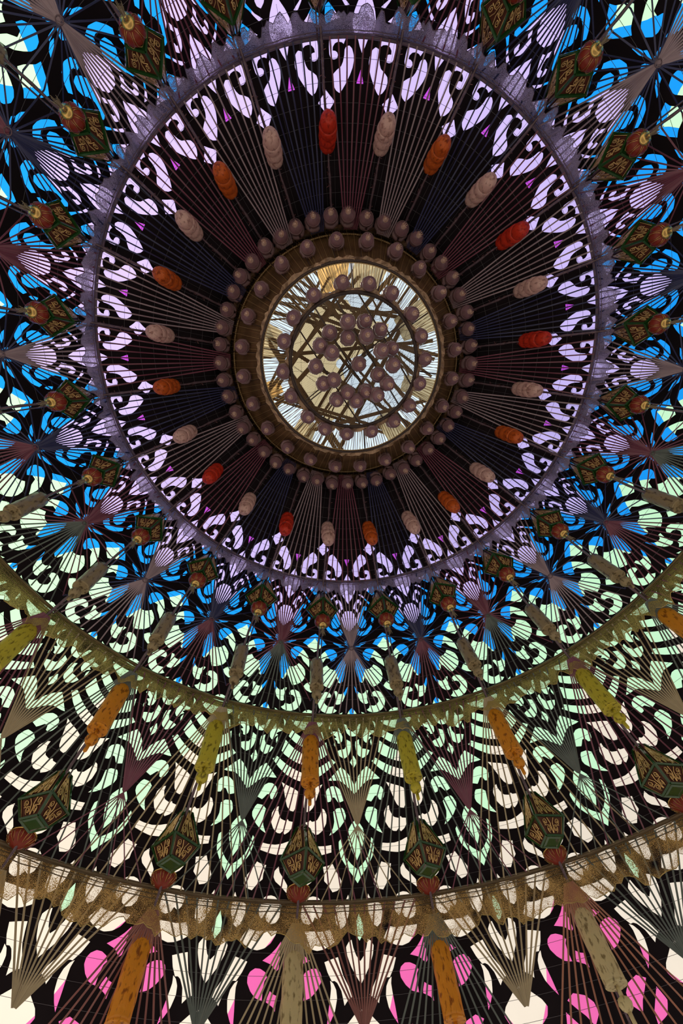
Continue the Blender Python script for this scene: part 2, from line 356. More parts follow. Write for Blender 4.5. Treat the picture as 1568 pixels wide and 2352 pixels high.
ceiling = tag(ob('ceiling', None, None, (0, 0, EYE)), 'tent canopy of black cut-out felt over dyed cloth in rings of colour', kind='structure')
def cpart(name, me, rz=0.0): return ob(name, me, ceiling, (0, 0, -EYE), rz)
meshes = [('cutout_panel', build_cutout()),
          ('lilac_cloth', build_cloth(lambda t: 1.30, lambda t: edge_r('lilac', t), 'lilac_cloth', 'lilac')),
          ('blue_cloth', build_cloth(lambda t: edge_r('lilac', t), lambda t: edge_r('blue', t), 'blue_cloth', 'blue')),
          ('green_cloth', build_cloth(lambda t: edge_r('blue', t), lambda t: edge_r('green', t), 'green_cloth', 'green')),
          ('cream_cloth', build_cloth(lambda t: edge_r('green', t), lambda t: edge_r('pink', t), 'cream_cloth', 'cream')),
          ('pink_cloth', build_cloth(lambda t: edge_r('pink', t), lambda t: R_OUT, 'pink_cloth', 'pink'))]
mg = MB()
mg.v = [S(-.07, 1.62, -.012), S(.07, 1.62, -.012), S(.07, 1.72, -.012), S(-.07, 1.72, -.012)]; mg.f = [(0, 1, 2, 3)]
meshes.append(('magenta_cloth', mg.mesh('magenta_cloth', 'magenta')))
for nm, me in meshes:
    for k in range(24): cpart(nm, me, rot(k - 11))
# wire net stretched just inside the felt
mb = MB()
for i in range(38):
    r = 1.08 + i * 0.072
    mb.tube([S(j / 4, r, 0.012) for j in range(96)], 0.0011, 3, closed=True)
for k in range(24 * 5):
    mb.tube([S(k / 5, 1.05, 0.012), S(k / 5, 1.9, 0.012)], 0.0011, 3, cap=False)
o = cpart('wire_net', mb.mesh('wire_net', 'net')); o['kind'] = 'stuff'
# open turret over the top: rafters, gauze and the sky beyond
rr = random.Random(3)
for i in range(30):
    an = rr.choice([0.1, 0.25, 0.62, 0.70, 2.2, 2.1, 0.95, -0.2]) + rr.uniform(-.12, .12); off = rr.uniform(-.62, .62); h = rr.uniform(4.35, 4.75)
    d = Vector((math.cos(an), math.sin(an), 0)); nn = Vector((-d.y, d.x, 0)); c = nn * off + Vector((0, 0, EYE + h)); L = math.sqrt(max(.05, 1.0 - off * off))
    mb = MB(); mb.bar(c - d * L, c + d * L, rr.uniform(.012, .05), 0.03, (0, 0, 1)); cpart('rafter', mb.mesh('rafter', 'wood'))
mb = MB()      # gauze ceiling of the turret, open to the lower right
N = 40
for i in range(N + 1):
    a = math.radians(72 + 262 * i / N); R_ = 0.60 + 0.05 * math.sin(i * 1.7)
    mb.v += [Vector((0.05 * math.cos(a), 0.05 * math.sin(a), EYE + 4.82)), Vector((R_ * math.cos(a), R_ * math.sin(a), EYE + 4.80))]
for i in range(N): mb.f.append((2 * i, 2 * i + 1, 2 * i + 3, 2 * i + 2))
cpart('gauze', mb.mesh('gauze', 'gauze'))
for i, (a, w, m_) in enumerate([(262, 20, 'orange_cloth'), (285, 20, 'gauze'), (195, 22, 'gauze'), (160, 12, 'orange_cloth'), (120, 16, 'gauze'), (330, 20, 'gauze'), (50, 14, 'gauze'), (15, 14, 'gauze')]):
    mb = MB(); n_ = 6
    for j in range(n_ + 1):
        b = math.radians(a - w / 2 + w * j / n_); x = 0.03 * math.sin(j * 2.1 + i)
        mb.v += [Vector((0.68 * math.cos(b), 0.68 * math.sin(b), EYE + 4.62 + x)), Vector((0.95 * math.cos(b), 0.95 * math.sin(b), EYE + 4.2 - x))]
    for j in range(n_): mb.f.append((2 * j, 2 * j + 1, 2 * j + 3, 2 * j + 2))
    cpart('turret_cloth', mb.mesh('turret_cloth', m_))
# ground under the tent
mb = MB(); mb.box((0, 0, -0.05), (60, 60, 0.1))
tag(ob('floor', mb.mesh('floor', 'ground')), 'bare ground under the open tent', kind='structure')

# ------------------------------------------------------------------ the three lace hoops
def hoop(name, label, r, s, mr, ml, drop, tube_r, frill, seed):
    rr = random.Random(seed)
    R_ = r * s; h = (APEX - r) * s
    root = thing(name, label, 'hoop', (0, 0, EYE + h), 0, None)
    mb = MB(); mb.tube([Vector((R_ * math.sin(i * PI / 96), R_ * math.cos(i * PI / 96), 0)) for i in range(192)], tube_r, 8, closed=True)
    ob('ring', mb.mesh('ring', mr, True), root)
    N = 24 * 30; rows = 6; mb = MB()
    ph = [rr.uniform(0, 6.28) for _ in range(6)]
    jit = [rr.uniform(-1, 1) for _ in range(N)]
    for i in range(N):
        a = 2 * PI * i / N
        pl = 0.8 * math.sin(a * 120 + ph[0]) + 0.35 * math.sin(a * 141 + ph[1]) + 0.3 * math.sin(a * 67 + ph[2]) + .6 * jit[i]
        sc_ = 0.78 + 0.22 * abs(math.sin(a * 24 + ph[3])) + 0.07 * jit[i] + 0.06 * math.sin(a * 31 + ph[4])
        for j in range(rows):
            v = j / (rows - 1)
            rad = R_ + 0.006 + frill * pl * (0.25 + v) + 0.012 * v
            mb.v.append(Vector((rad * math.sin(a), rad * math.cos(a), tube_r * .3 - drop * sc_ * v)))
    for i in range(N):
        k = (i + 1) % N
        for j in range(rows - 1): mb.f.append((i * rows + j, k * rows + j, k * rows + j + 1, i * rows + j + 1))
    lace = ob('lace_frill', mb.mesh('lace_frill', ml, True), root)
    eb = MB(); eb.tube([mb.v[i * rows + rows - 1] for i in range(N)], 0.0022, 3, closed=True)
    ob('lace_edge', eb.mesh('lace_edge', 'lace_edge' if name != 'upper_hoop' else mr), lace)
    for q, dz in enumerate((0.018, 0.032, 0.055)):
        mb = MB(); mb.tube([Vector(((R_ - 0.006) * math.sin(i * PI / 96), (R_ - 0.006) * math.cos(i * PI / 96), -dz + 0.004 * math.sin(i * (1.3 + q)))) for i in range(192)], 0.0028, 4, closed=True)
        ob('cord', mb.mesh('cord', mr, True), root)
    return root
hoop('upper_hoop', 'upper hoop with gathered lilac lace, round the black middle of the canopy', 1.788, .985, 'hoop_lilac', 'lace_lilac', 0.165, 0.011, 0.016, 1)
hoop('middle_hoop', 'middle hoop with olive gold lace, below the blue rosettes', 2.526, .985, 'hoop_gold', 'lace_gold', 0.17, 0.010, 0.016, 2)
hoop('lower_hoop', 'lowest and widest hoop with brown gold lace, set with red beads', 3.289, .985, 'hoop_brown', 'lace_brown', 0.205, 0.012, 0.018, 3)

# ------------------------------------------------------------------ ropes
def make_rope_meshes():
    rr = random.Random(11)
    n = 60; pts = []; rad = []
    for i in range(n):
        r = 1.04 + (4.05 - 1.04) * i / (n - 1)
        pts.append(S(0, r, 0.0, 0.972) + Vector((rr.uniform(-.002, .002), 0, rr.uniform(-.002, .002)))); rad.append(0.0085 * rr.uniform(.8, 1.2))
    mb = MB(); mb.tube(pts, rad, 7); main = mb.mesh('rope_core', 'rope', True)
    mb = MB(); mb.tube([S(0, r, 0.0, 0.975) + Vector((0.022 + .003 * math.sin(r * 9), 0, 0)) for r in [1.78 + .04 * i for i in range(20)]], 0.005, 5)
    strand = mb.mesh('rope_strand', 'rope', True)
    mb = MB()
    for i in range(150):
        r = rr.choice([rr.uniform(1.1, 1.78), rr.uniform(1.1, 1.78), rr.uniform(1.8, 4)]); p = S(0, r, 0, .972)
        d = Vector((rr.uniform(-1, 1), rr.uniform(-1, 1), rr.uniform(-1, 1))).normalized()
        mb.bar(p - d * .004, p + d * rr.uniform(.012, .028), .003, .0006, (d.y, d.z, d.x))
    tin = mb.mesh('tinsel', 'tinsel')
    return main, strand, tin
rope_main, rope_strand, tinsel_me = make_rope_meshes()
base = S(0, 1.04, 0, .972)
for me in (rope_main, rope_strand, tinsel_me): me.transform(Matrix.Translation(-base))
for k in range(-11, 13):
    q = k + ROPE; a = q * SEC
    root = thing('hanging_rope', f'tinselled silver rope running outward from the chandelier at {clock(k)}', 'rope',
                 (base.y * math.sin(a), base.y * math.cos(a), base.z), rot(q), 'ropes running out from the chandelier')
    ob('rope_core', rope_main, root); ob('rope_strand', rope_strand, root)
    t_ = ob('tinsel', tinsel_me, root); t_['kind'] = 'stuff'

# ------------------------------------------------------------------ ribbon fans
def ribbon_mesh(A, B, w, tw, material, origin):
    mb = MB(); mid = (A + B) / 2; nrm = Vector((mid.x * -.7, mid.y * -.7, -(mid.z - EYE) * .3 - .3)).normalized()
    t = (B - A).normalized(); nrm = Matrix.Rotation(tw, 3, t) @ nrm
    mb.bar(A - origin, B - origin, w, 0.0012, nrm); return mb.mesh('ribbon', material)
def fan_set(lines, mats, origin):
    """lines: (A, B, colour slot); one mesh per ribbon per colour scheme"""
    rr = random.Random(len(lines))
    tws = [rr.uniform(-.5, .5) for _ in lines]
    return [[ribbon_mesh(A, B, w, tw, sch[slot], origin) for (A, B, slot, w), tw in zip(lines, tws)] for sch in mats]
def place_fan(name, label, meshes, origin, q, group):
    a = q * SEC
    r = math.hypot(origin.x, origin.y)
    root = thing(name, label, 'ribbon fan', (r * math.sin(a), r * math.cos(a), origin.z), rot(q), group)
    for me in meshes: ob('ribbon', me, root)
    return root
lin = lambda a, b, n: [a + (b - a) * i / (n - 1) for i in range(n)]
NAMES = dict(navy='navy blue', wine='wine red', mauve='pale mauve', slate='dark slate', tan='tan', rust='rust red', redbrown='red brown')
# 1 chandelier to upper hoop
org = S(0, 1.04, 0, .975)
L1 = [(S(t * .42, 1.03, 0, .972), S(t, 1.79, 0, .978), 0, .0090) for t in lin(-.43, .43, 9)]
sch1 = ['wine', 'navy', 'mauve']
fans1 = fan_set(L1, [[c] for c in sch1], org)
for k in range(-11, 13):
    c = k % 3
    place_fan('ribbon_fan', f'fan of {NAMES[sch1[c]]} ribbons between chandelier and upper hoop at {clock(k)}', fans1[c], org, k, 'ribbon fans of the black middle')
# 2 rosettes of ribbons on the blue ring
node = S(0, 2.175, 0, .95)
L2 = []
for t in lin(-.46, .46, 11): L2.append((node + Vector((t * .01, 0, 0)), S(t, 1.80, 0, .98), 0, .0095))
for t in lin(-.47, .47, 13): L2.append((node + Vector((t * .01, 0, 0)), S(t, 2.515, 0, .98), 1, .0088))
for sg in (-1, 1):
    for r in lin(1.86, 2.46, 10): L2.append((node, S(sg * .5, r, 0, .982), 2, .0075))
sch2 = [('mauve', 'mauve', 'navy'), ('navy', 'wine', 'navy'), ('wine', 'slate', 'wine')]
fans2 = fan_set(L2, sch2, node)
mb = MB(); mb.tube([Vector((.018 * math.cos(i * PI / 8), .018 * math.sin(i * PI / 8), -.012)) for i in range(16)], .0028, 5, closed=True)
knot = mb.mesh('knot_ring', 'rope', True)
for k in range(-11, 13):
    c = k % 3
    p = Matrix.Rotation(rot(k), 3, 'Z') @ node
    if not in_view(p, 260): continue
    root = place_fan('ribbon_rosette', f'star of ribbons with {NAMES[sch2[c][0]]} upper fan below upper hoop at {clock(k)}', fans2[c], node, k, 'ribbon rosettes on the blue ring')
    ob('knot_ring', knot, root)
# 3 middle hoop to lower hoop
orgR = S(0, 2.56, 0, .968)
L3 = [(orgR + Vector((t * .035, 0, 0)), S(t, 3.285, 0, .978), 0, .0092) for t in lin(-.62, .62, 14)]
sch3 = ['wine', 'slate', 'tan']
fans3 = fan_set(L3, [[c] for c in sch3], orgR)
nodeV = S(0, 3.0, 0, .958)
L4 = [(S(t, 2.54, 0, .978), nodeV + Vector((t * .02, 0, 0)), 0, .0092) for t in lin(-.44, .44, 12)]
L4 += [(nodeV - Vector((t * .02, 0, 0)), S(t, 3.285, 0, .978), 0, .0065) for t in lin(-.4, .4, 8)]
sch4 = ['tan', 'wine', 'slate']
fans4 = fan_set(L4, [[c] for c in sch4], nodeV)
for k in range(-5, 6):
    if in_view(Matrix.Rotation(rot(k + ROPE), 3, 'Z') @ S(0, 2.9, 0, .97), 200):
        c = k % 3
        place_fan('ribbon_fan', f'fan of {NAMES[sch3[c]]} ribbons dropping from a rope on middle hoop at {clock(k)}', fans3[c], orgR, k + ROPE, 'ribbon fans under the middle hoop')
    if in_view(Matrix.Rotation(rot(k), 3, 'Z') @ S(0, 2.9, 0, .97), 200):
        c = k % 3
        place_fan('ribbon_fan', f'{NAMES[sch4[c]]} ribbons drawn to a knot between middle and lower hoops at {clock(k)}', fans4[c], nodeV, k, 'knotted ribbon fans above the lower hoop')
# 4 below the lower hoop
orgD = S(0, 3.36, 0, .968)
L5 = [(orgD + Vector((t * .04, 0, 0)), S(t, 4.12, 0, .975), 0, .0105) for t in lin(-.6, .6, 14)]
sch5 = ['tan', 'slate', 'rust', 'redbrown']
fans5 = fan_set(L5, [[c] for c in sch5], orgD)
nodeD = S(0, 3.70, 0, .962)
L6 = [(S(t, 3.30, 0, .978), nodeD + Vector((t * .02, 0, 0)), 0, .0105) for t in lin(-.42, .42, 12)]
sch6 = ['redbrown', 'tan', 'slate']
fans6 = fan_set(L6, [[c] for c in sch6], nodeD)
for k in range(-4, 5):
    if in_view(Matrix.Rotation(rot(k + ROPE), 3, 'Z') @ S(0, 3.6, 0, .97), 200):
        c = {0: 0, 1: 1, 2: 2, 3: 3, -1: 3, -2: 0, -3: 1}.get(k, 0)
        place_fan('ribbon_fan', f'fan of {NAMES[sch5[c]]} ribbons dropping from lowest hoop at {clock(k)}', fans5[c], orgD, k + ROPE, 'ribbon fans under the lower hoop')
    if in_view(Matrix.Rotation(rot(k), 3, 'Z') @ S(0, 3.5, 0, .97), 200):
        c = k % 3
        place_fan('ribbon_fan', f'{NAMES[sch6[c]]} ribbons drawn to a knot below the lowest hoop at {clock(k)}', fans6[c], nodeD, k, 'knotted ribbon fans under the lower hoop')

# ------------------------------------------------------------------ candle-shaped ornaments on the ropes
def round_prof(segs):
    return segs
def candle_a(c):
    body = MB(); prof = [(.012, .0), (.040, -.008), (.052, -.025), (.056, -.055), (.053, -.085), (.047, -.098), (.055, -.115), (.060, -.15), (.056, -.185), (.049, -.198), (.056, -.215), (.059, -.25), (.056, -.275), (.050, -.285)]
    body.lathe(prof, 18)
    cap = MB(); cap.lathe([(.050, -.283), (.052, -.30), (.050, -.335), (.042, -.365), (.028, -.383), (.010, -.390), (.008, -.40), (.002, -.405)], 18)
    return body.mesh('body', c, True), cap.mesh('end_cap', c, True)
def candle_b(c, L, r):
    body = MB(); body.lathe([(r * .35, 0), (r * .78, -.006), (r * .97, -.022), (r, -.05)] + [(r * (1 + .02 * math.sin(i * 2.3)), -.05 - (L - .07) * i / 8) for i in range(1, 8)] + [(r, -L + .02), (r * .99, -L + .004)], 20)
    disc = MB(); disc.lathe([(r * 1.03, -L + .006), (r * 1.03, -L), (r * .9, -L - .003), (r * .3, -L - .004)], 20)
    sp = MB(); sp.lathe([(.011, -L), (.011, -L - .045)], 10)
    bead = MB(); bead.lathe([(.010, -L - .04), (.030, -L - .05), (.037, -L - .068), (.030, -L - .086), (.014, -L - .098)], 14)
    pin = MB(); pin.lathe([(.011, -L - .095), (.011, -L - .14), (.006, -L - .146)], 10)
    return body.mesh('body', c, True), disc.mesh('base_disc', c, False), sp.mesh('spindle', c, True), bead.mesh('bead', c, True), pin.mesh('pin', c, True)
def hang_at(r, h0, q):
    a = q * SEC
    return (r * math.sin(a), r * math.cos(a), EYE + h0)
def put(name, label, cat, parts, names, loc, rz, group):
    root = thing(name, label, cat, loc, rz, group)
    for nm, me in zip(names, parts): ob(nm, me, root)
    return root
cA = {c: candle_a(c) for c in ('cd_red', 'cd_orange', 'cd_white')}
colA = dict(zip(range(-11, 13), 'rwowowowrwrwowowowrwrwow'))
full = dict(r=('red', 'cd_red'), o=('orange', 'cd_orange'), w=('pinkish white', 'cd_white'))
for k in range(-11, 13):
    w, c = full[colA[k]]
    put('candle_ornament', f'{w} knobbed candle ornament on the inner ring at {clock(k)}', 'candle ornament', cA[c], ('body', 'end_cap'),
        hang_at(1.405, 3.515, k + ROPE), rot(k + ROPE) + k, 'candle ornaments round the chandelier')
NB = ('body', 'base_disc', 'spindle', 'bead', 'pin')
cW = candle_b('cd_ivory', .29, .050)
for k in range(-11, 13):
    loc = hang_at(2.23, 2.69, k + ROPE)
    if in_view(loc, 60):
        put('candle_ornament', f'slim ivory candle ornament below a small lantern, above middle hoop at {clock(k)}', 'candle ornament', cW, NB, loc, rot(k + ROPE) + k, 'ivory candle ornaments above the middle hoop')
cY = {c: candle_b(c, .37, .058) for c in ('cd_yellow', 'cd_amber')}
for k in range(-5, 6):
    loc = hang_at(2.595, 2.325, k + ROPE)
    if in_view(loc, 120):
        c, w = ('cd_amber', 'amber orange') if k % 2 == 0 else ('cd_yellow', 'olive yellow')
        put('candle_ornament', f'{w} carved candle ornament hanging under middle hoop at {clock(k)}', 'candle ornament', cY[c], NB, loc, rot(k + ROPE) + k, 'candle ornaments under the middle hoop')
cC = {c: candle_b(c, .36, .060) for c in ('cd_ivory_lit', 'cd_amber')}
for k in range(-3, 5):
    loc = hang_at(3.40, 1.52, k + ROPE)
    if in_view(loc, 120):
        c, w = ('cd_ivory_lit', 'ivory') if k % 2 == 0 else ('cd_amber', 'amber orange')
        put('candle_ornament', f'large {w} carved candle ornament hanging under lowest hoop at {clock(k)}', 'candle ornament', cC[c], NB, loc, rot(k + ROPE) + k, 'candle ornaments under the lowest hoop')

# ------------------------------------------------------------------ lanterns
def spiral(cx, cy, r0, r1, a0, turns, n=14):
    return [(cx + (r0 + (r1 - r0) * i / n) * math.cos(a0 + turns * 2 * PI * i / n), cy + (r0 + (r1 - r0) * i / n) * math.sin(a0 + turns * 2 * PI * i / n)) for i in range(n + 1)]
def scrolls(kind):
    L = []
    for sg in (-1, 1):
        if kind == 'body':
            for c in ((.36, .30, .22), (.52, .70, .20)):
                L.append([(sg * x, y) for x, y in spiral(c[0], c[1], c[2], .04, -1.2, 1.4)])
            L.append([(sg * .02, .08), (sg * .12, .4), (sg * .10, .62), (sg * .26, .92)])
            L.append([(sg * .12, .45), (sg * .30, .52), (sg * .74, .50)])
        else:
            for c in ((.40, .20, .20), (.30, .52, .15), (.18, .78, .09)):
                L.append([(sg * x, y) for x, y in spiral(c[0], c[1], c[2], .03, -1.4, 1.4)])
            L.append([(sg * .02, .05), (sg * .16, .36), (sg * .06, .62), (sg * .10, .9)])
            L.append([(sg * .7, .06), (sg * .62, .4), (sg * .4, .7), (sg * .12, .95)])
    return L
def lantern_meshes():
    RIM, BOT = -.24, -.345
    d_top, d_rim, d_bot = .036, .118, .064     # half diagonals
    corner = lambda d, z, i: Vector((d * math.cos(i * PI / 2), d * math.sin(i * PI / 2), z))
    fr = MB()
    for i in range(4):
        fr.tube([corner(d_top, 0, i), corner(d_rim, RIM, i), corner(d_bot, BOT, i)], .0075, 5)
        for d, z, w in ((d_top, 0, .006), (d_rim, RIM, .009), (d_bot, BOT, .009)): fr.tube([corner(d, z, i), corner(d, z, i + 1)], w, 5)
    plate = MB(); plate.lathe([(.058, BOT + .004), (.060, BOT - .004), (.040, BOT - .008)], 4); 
    cap = MB(); cap.lathe([(.036, 0), (.030, .012), (.008, .022)], 4)
    panels = []
    for i in range(4):
        for d0, z0, d1, z1, kind in ((d_rim, RIM, d_top, 0, 'roof'), (d_bot, BOT, d_rim, RIM, 'body')):
            A, B, C_, D = corner(d0, z0, i), corner(d0, z0, i + 1), corner(d1, z1, i + 1), corner(d1, z1, i)
            nrm = (B - A).cross(D - A).normalized(); cen = (A + B + C_ + D) / 4
            if nrm.dot(Vector((cen.x, cen.y, 0))) < 0: nrm = -nrm
            pt = lambda x, y, o=0.0: (A.lerp(B, .5 + x * .5 * .86)).lerp(D.lerp(C_, .5 + x * .5 * .86), .04 + .92 * y) + nrm * o
            bk = MB()
            q = [pt(-1, 0, -.004), pt(1, 0, -.004), pt(1, 1, -.004), pt(-1, 1, -.004)]; bk.quad(*q); bk.quad(*[p - nrm * .002 for p in q[::-1]])
            fg = MB()
            for ln in scrolls(kind):
                fg.tube([pt(x, y, .001) for x, y in ln], .0031 if kind == 'body' else .0034, 3, cap=False)
            fg.tube([pt(-1, 0), pt(1, 0), pt(1, 1), pt(-1, 1)], .0022, 3, closed=True)
            panels.append((bk.mesh('panel', 'panel_red'), fg.mesh('filigree', 'filigree', True)))
    dome = MB(); dome.lathe([(.020, BOT - .006), (.048, BOT - .016), (.058, BOT - .042), (.050, BOT - .070), (.030, BOT - .088), (.010, BOT - .095)], 24, (12, .05))
    pet = MB()
    for j in range(8):
        a = j * PI / 4
        rim = []
        for u in lin(0, 1, 9):
            w = .36 * math.sin(PI * u) ** .7; 
            rim.append((u, w))
        loop = [(u, w) for u, w in rim] + [(u, -w) for u, w in rim[-2:0:-1]]
        pr = [(.020, BOT - .090), (.036, BOT - .084), (.051, BOT - .070), (.060, BOT - .046), (.056, BOT - .024)]
        pts = []
        for u, w in loop:
            s_ = u * 4; i0 = min(3, int(s_)); f_ = s_ - i0
            r_ = pr[i0][0] + (pr[i0 + 1][0] - pr[i0][0]) * f_; z_ = pr[i0][1] + (pr[i0 + 1][1] - pr[i0][1]) * f_
            pts.append(Vector((r_ * 1.03 * math.cos(a + w * .9), r_ * 1.03 * math.sin(a + w * .9), z_)))
        pet.tube(pts, .0014, 3, closed=True)
    fin = MB(); fin.lathe([(.030, BOT - .09), (.033, BOT - .096), (.020, BOT - .102), (.008, BOT - .106), (.013, BOT - .118), (.008, BOT - .13), (.004, BOT - .135)], 12)
    tas = MB(); rr = random.Random(5)
    for j in range(22):
        a = j * 2 * PI / 22; tas.bar(Vector((.004 * math.cos(a), .004 * math.sin(a), BOT - .13)), Vector((.018 * math.cos(a) * rr.uniform(.3, 1), .018 * math.sin(a) * rr.uniform(.3, 1), BOT - rr.uniform(.17, .21))), .003, .001, (math.cos(a), math.sin(a), 0))
    return dict(frame=fr.mesh('frame', 'glass_green'), plate=plate.mesh('base_plate', 'glass_green'), cap=cap.mesh('top_cap', 'glass_green'), panels=panels, dome=dome.mesh('dome', 'dome_red', True),
                petals=pet.mesh('petal_trim', 'gilt', True), finial=fin.mesh('finial', 'gilt', True), tassel=tas.mesh('tassel', 'tassel'))
LM = lantern_meshes()
def lantern(label, loc, rz, group, with_dome, sxy=1.0):
    root = thing('hanging_lantern', label, 'lantern', loc, rz, group)
    root.scale = (sxy, sxy, 1 if with_dome else .84)
    ob('frame', LM['frame'], root); ob('base_plate', LM['plate'], root); ob('top_cap', LM['cap'], root)
    for bk, fg in LM['panels']:
        b = ob('panel', bk, root); ob('filigree', fg, b)
    if with_dome:
        d = ob('dome', LM['dome'], root, ); ob('petal_trim', LM['petals'], d)
        ob('finial', LM['finial'], root); ob('tassel', LM['tassel'], root)
rr = random.Random(21)
for k in range(-11, 13):
    loc = hang_at(1.856, 3.062, k + ROPE)
    if in_view(loc, 120):
        lantern(f'green lantern with gilt filigree and red dome below upper hoop at {clock(k)}', loc, rot(k + ROPE) + rr.uniform(-.25, .25), 'lanterns below the upper hoop', True)
for k in range(-4, 6):
    loc = hang_at(2.987, 1.935, k + ROPE)
    if in_view(loc, 100):
        lantern(f'green lantern with gilt filigree, without dome, above lowest hoop at {clock(k)}', loc, rot(k + ROPE) + rr.uniform(-.35, .1), 'lanterns above the lowest hoop', False, 1.16)
# red beads on the lower hoop
bd_ = MB(); bd_.lathe([(.012, .02), (.034, .012), (.052, -.005), (.055, -.022), (.046, -.045), (.028, -.066), (.010, -.08)], 24, (12, .05))
tr_ = MB()
for j in range(10):
    a = j * PI / 5; tr_.tube([Vector((r_ * 1.05 * math.cos(a + w), r_ * 1.05 * math.sin(a + w), z_)) for r_, z_, w in ((.05, -.01, 0), (.056, -.024, .12), (.046, -.046, .14), (.028, -.066, 0), (.046, -.046, -.14), (.056, -.024, -.12))], .0012, 3, closed=True)
rim_ = MB(); rim_.tube([Vector((.054 * math.cos(i * PI / 10), .054 * math.sin(i * PI / 10), -.004)) for i in range(20)], .005, 5, closed=True)
bm_, tm_, rm_ = bd_.mesh('bead', 'dome_red', True), tr_.mesh('petal_trim', 'gilt', True), rim_.mesh('rim', 'gilt', True)
for k in range(-4, 6):
    loc = hang_at(3.20, 1.70, k + ROPE)
    if in_view(loc, 80):
        root = thing('rope_bead', f'large red fluted bead with gilt rim on lowest hoop at {clock(k)}', 'bead', loc, rot(k + ROPE), 'red beads on the lowest hoop')
        root.scale = (1.3, 1.3, .8); b = ob('bead', bm_, root); ob('petal_trim', tm_, b); ob('rim', rm_, root)

# ------------------------------------------------------------------ chandelier
RO, HO, RM, HM, RI, HI = 1.03, 3.93, .687, 3.38, .456, 3.17
ch = thing('wire_chandelier', 'large three ringed gold wire chandelier at the centre of the canopy', 'chandelier', (0, 0, EYE + HI))
def ring(nm, r, h, w, m_, parent=ch, n=128):
    mb = MB(); mb.tube([Vector((r * math.cos(i * 2 * PI / n), r * math.sin(i * 2 * PI / n), h - HI)) for i in range(n)], w, 8, closed=True)
    return ob(nm, mb.mesh(nm, m_, True), parent)
outer = ring('outer_ring', RO, HO, .014, 'hoop_brown'); ring('gold_band', .975, HO - .075, .006, 'gold_wire')
ring('middle_ring', RM, HM, .012, 'dark_bar'); ring('inner_ring', RI, HI, .013, 'dark_bar')
ring('thin_ring', RM - .015, HM - .02, .003, 'gold_wire')
mb = MB(); n = 96
for i in range(n):
    a = 2 * PI * i / n
    for r, h in ((RO - .01, HO + .03), (RM + .005, HM + .03)): mb.v.append(Vector((r * math.cos(a), r * math.sin(a), h - HI)))
for i in range(n):
    k = (i + 1) % n; mb.f.append((2 * i, 2 * i + 1, 2 * k + 1, 2 * k))
ob('brass_cone', mb.mesh('brass_cone', 'brass', True), ch)
rr = random.Random(9)
def strings(nm, n, r0, h0, r1, h1, w, j=.0, m_='gold_wire'):
    mb = MB()
    for i in range(n):
        a = 2 * PI * i / n; b = a + rr.uniform(-j, j)
        mb.tube([Vector((r0 * math.cos(a), r0 * math.sin(a), h0 - HI)), Vector((r1 * math.cos(b), r1 * math.sin(b), h1 - HI))], w, 3, cap=False)
    o = ob(nm, mb.mesh(nm, m_), ch); o['kind'] = 'stuff'; return o
strings('outer_wires', 380, RO, HO - .01, RM, HM, .0017, .006, 'bronze')
strings('outer_gold_wires', 110, RO, HO - .014, RM, HM - .004, .0016, .02)
strings('middle_wires', 210, RM, HM, RI, HI, .0026, .02)
strings('dark_wires', 170, RM, HM + .01, RI, HI + .01, .0020, .05, 'bronze')
for i in range(24):
    a = 2 * PI * (i + .3) / 24; mb = MB(); mb.bar(Vector((RO * math.cos(a), RO * math.sin(a), HO - HI - .02)), Vector((RM * math.cos(a), RM * math.sin(a), HM - HI - .01)), .006, .004, (0, 0, 1))
    ob('outer_spoke', mb.mesh('outer_spoke', 'dark_bar'), ch)
for i in range(10):
    a = 2 * PI * (i + .7 * rr.random()) / 10; mb = MB(); mb.bar(Vector((RM * math.cos(a), RM * math.sin(a), HM - HI)), Vector((RI * math.cos(a), RI * math.sin(a), 0)), .008, .006, (0, 0, 1))
    ob('middle_spoke', mb.mesh('middle_spoke', 'dark_bar'), ch)
d = Vector((.57, .82, 0)); nn = Vector((-.82, .57, 0)); mb = MB()
nw = 104
for i in range(nw):
    off = -RI + 2 * RI * (i + .5) / nw; L = math.sqrt(max(0, RI * RI - off * off))
    mb.tube([nn * off - d * L, nn * off + d * L], .0017, 3, cap=False)
for i in range(46):
    an = rr.uniform(0, PI); off = rr.uniform(-RI, RI) * .95; L = math.sqrt(RI * RI - off * off); u = Vector((math.cos(an), math.sin(an), 0)); w = Vector((-u.y, u.x, 0))
    mb.tube([w * off - u * L, w * off + u * L], .0011, 3, cap=False)
o = ob('disc_wires', mb.mesh('disc_wires', 'bronze'), ch); o['kind'] = 'stuff'
for off in (-.27, -.12, .03, .20):
    L = math.sqrt(RI * RI - off * off); mb = MB(); mb.bar(nn * off - d * L, nn * off + d * L, .010, .008, (0, 0, 1)); ob('disc_bar', mb.mesh('disc_bar', 'dark_bar'), ch)
for off in (-.008, .012):
    u = Vector((.78, -.62, 0)); w = Vector((.62, .78, 0)); mb = MB(); L = .445
    mb.bar(w * off - u * L - Vector((0, 0, .01)), w * off + u * L - Vector((0, 0, .01)), .008, .008, (0, 0, 1)); ob('cross_bar', mb.mesh('cross_bar', 'dark_bar'), ch)
def ruffle(nm, r, h, dr, dz, N, m_, seed):
    r_ = random.Random(seed); mb = MB()
    for i in range(N):
        a = 2 * PI * i / N
        for j in range(3):
            v = j / 2; q = r + dr * v + r_.uniform(-.4, 1) * abs(dr) * .5 * v; z = h - HI - dz * v + r_.uniform(-1, 1) * .012
            mb.v.append(Vector((q * math.cos(a), q * math.sin(a), z)))
    for i in range(N):
        k = (i + 1) % N
        for j in range(2): mb.f.append((i * 3 + j, k * 3 + j, k * 3 + j + 1, i * 3 + j + 1))
    ob(nm, mb.mesh(nm, m_), ch)
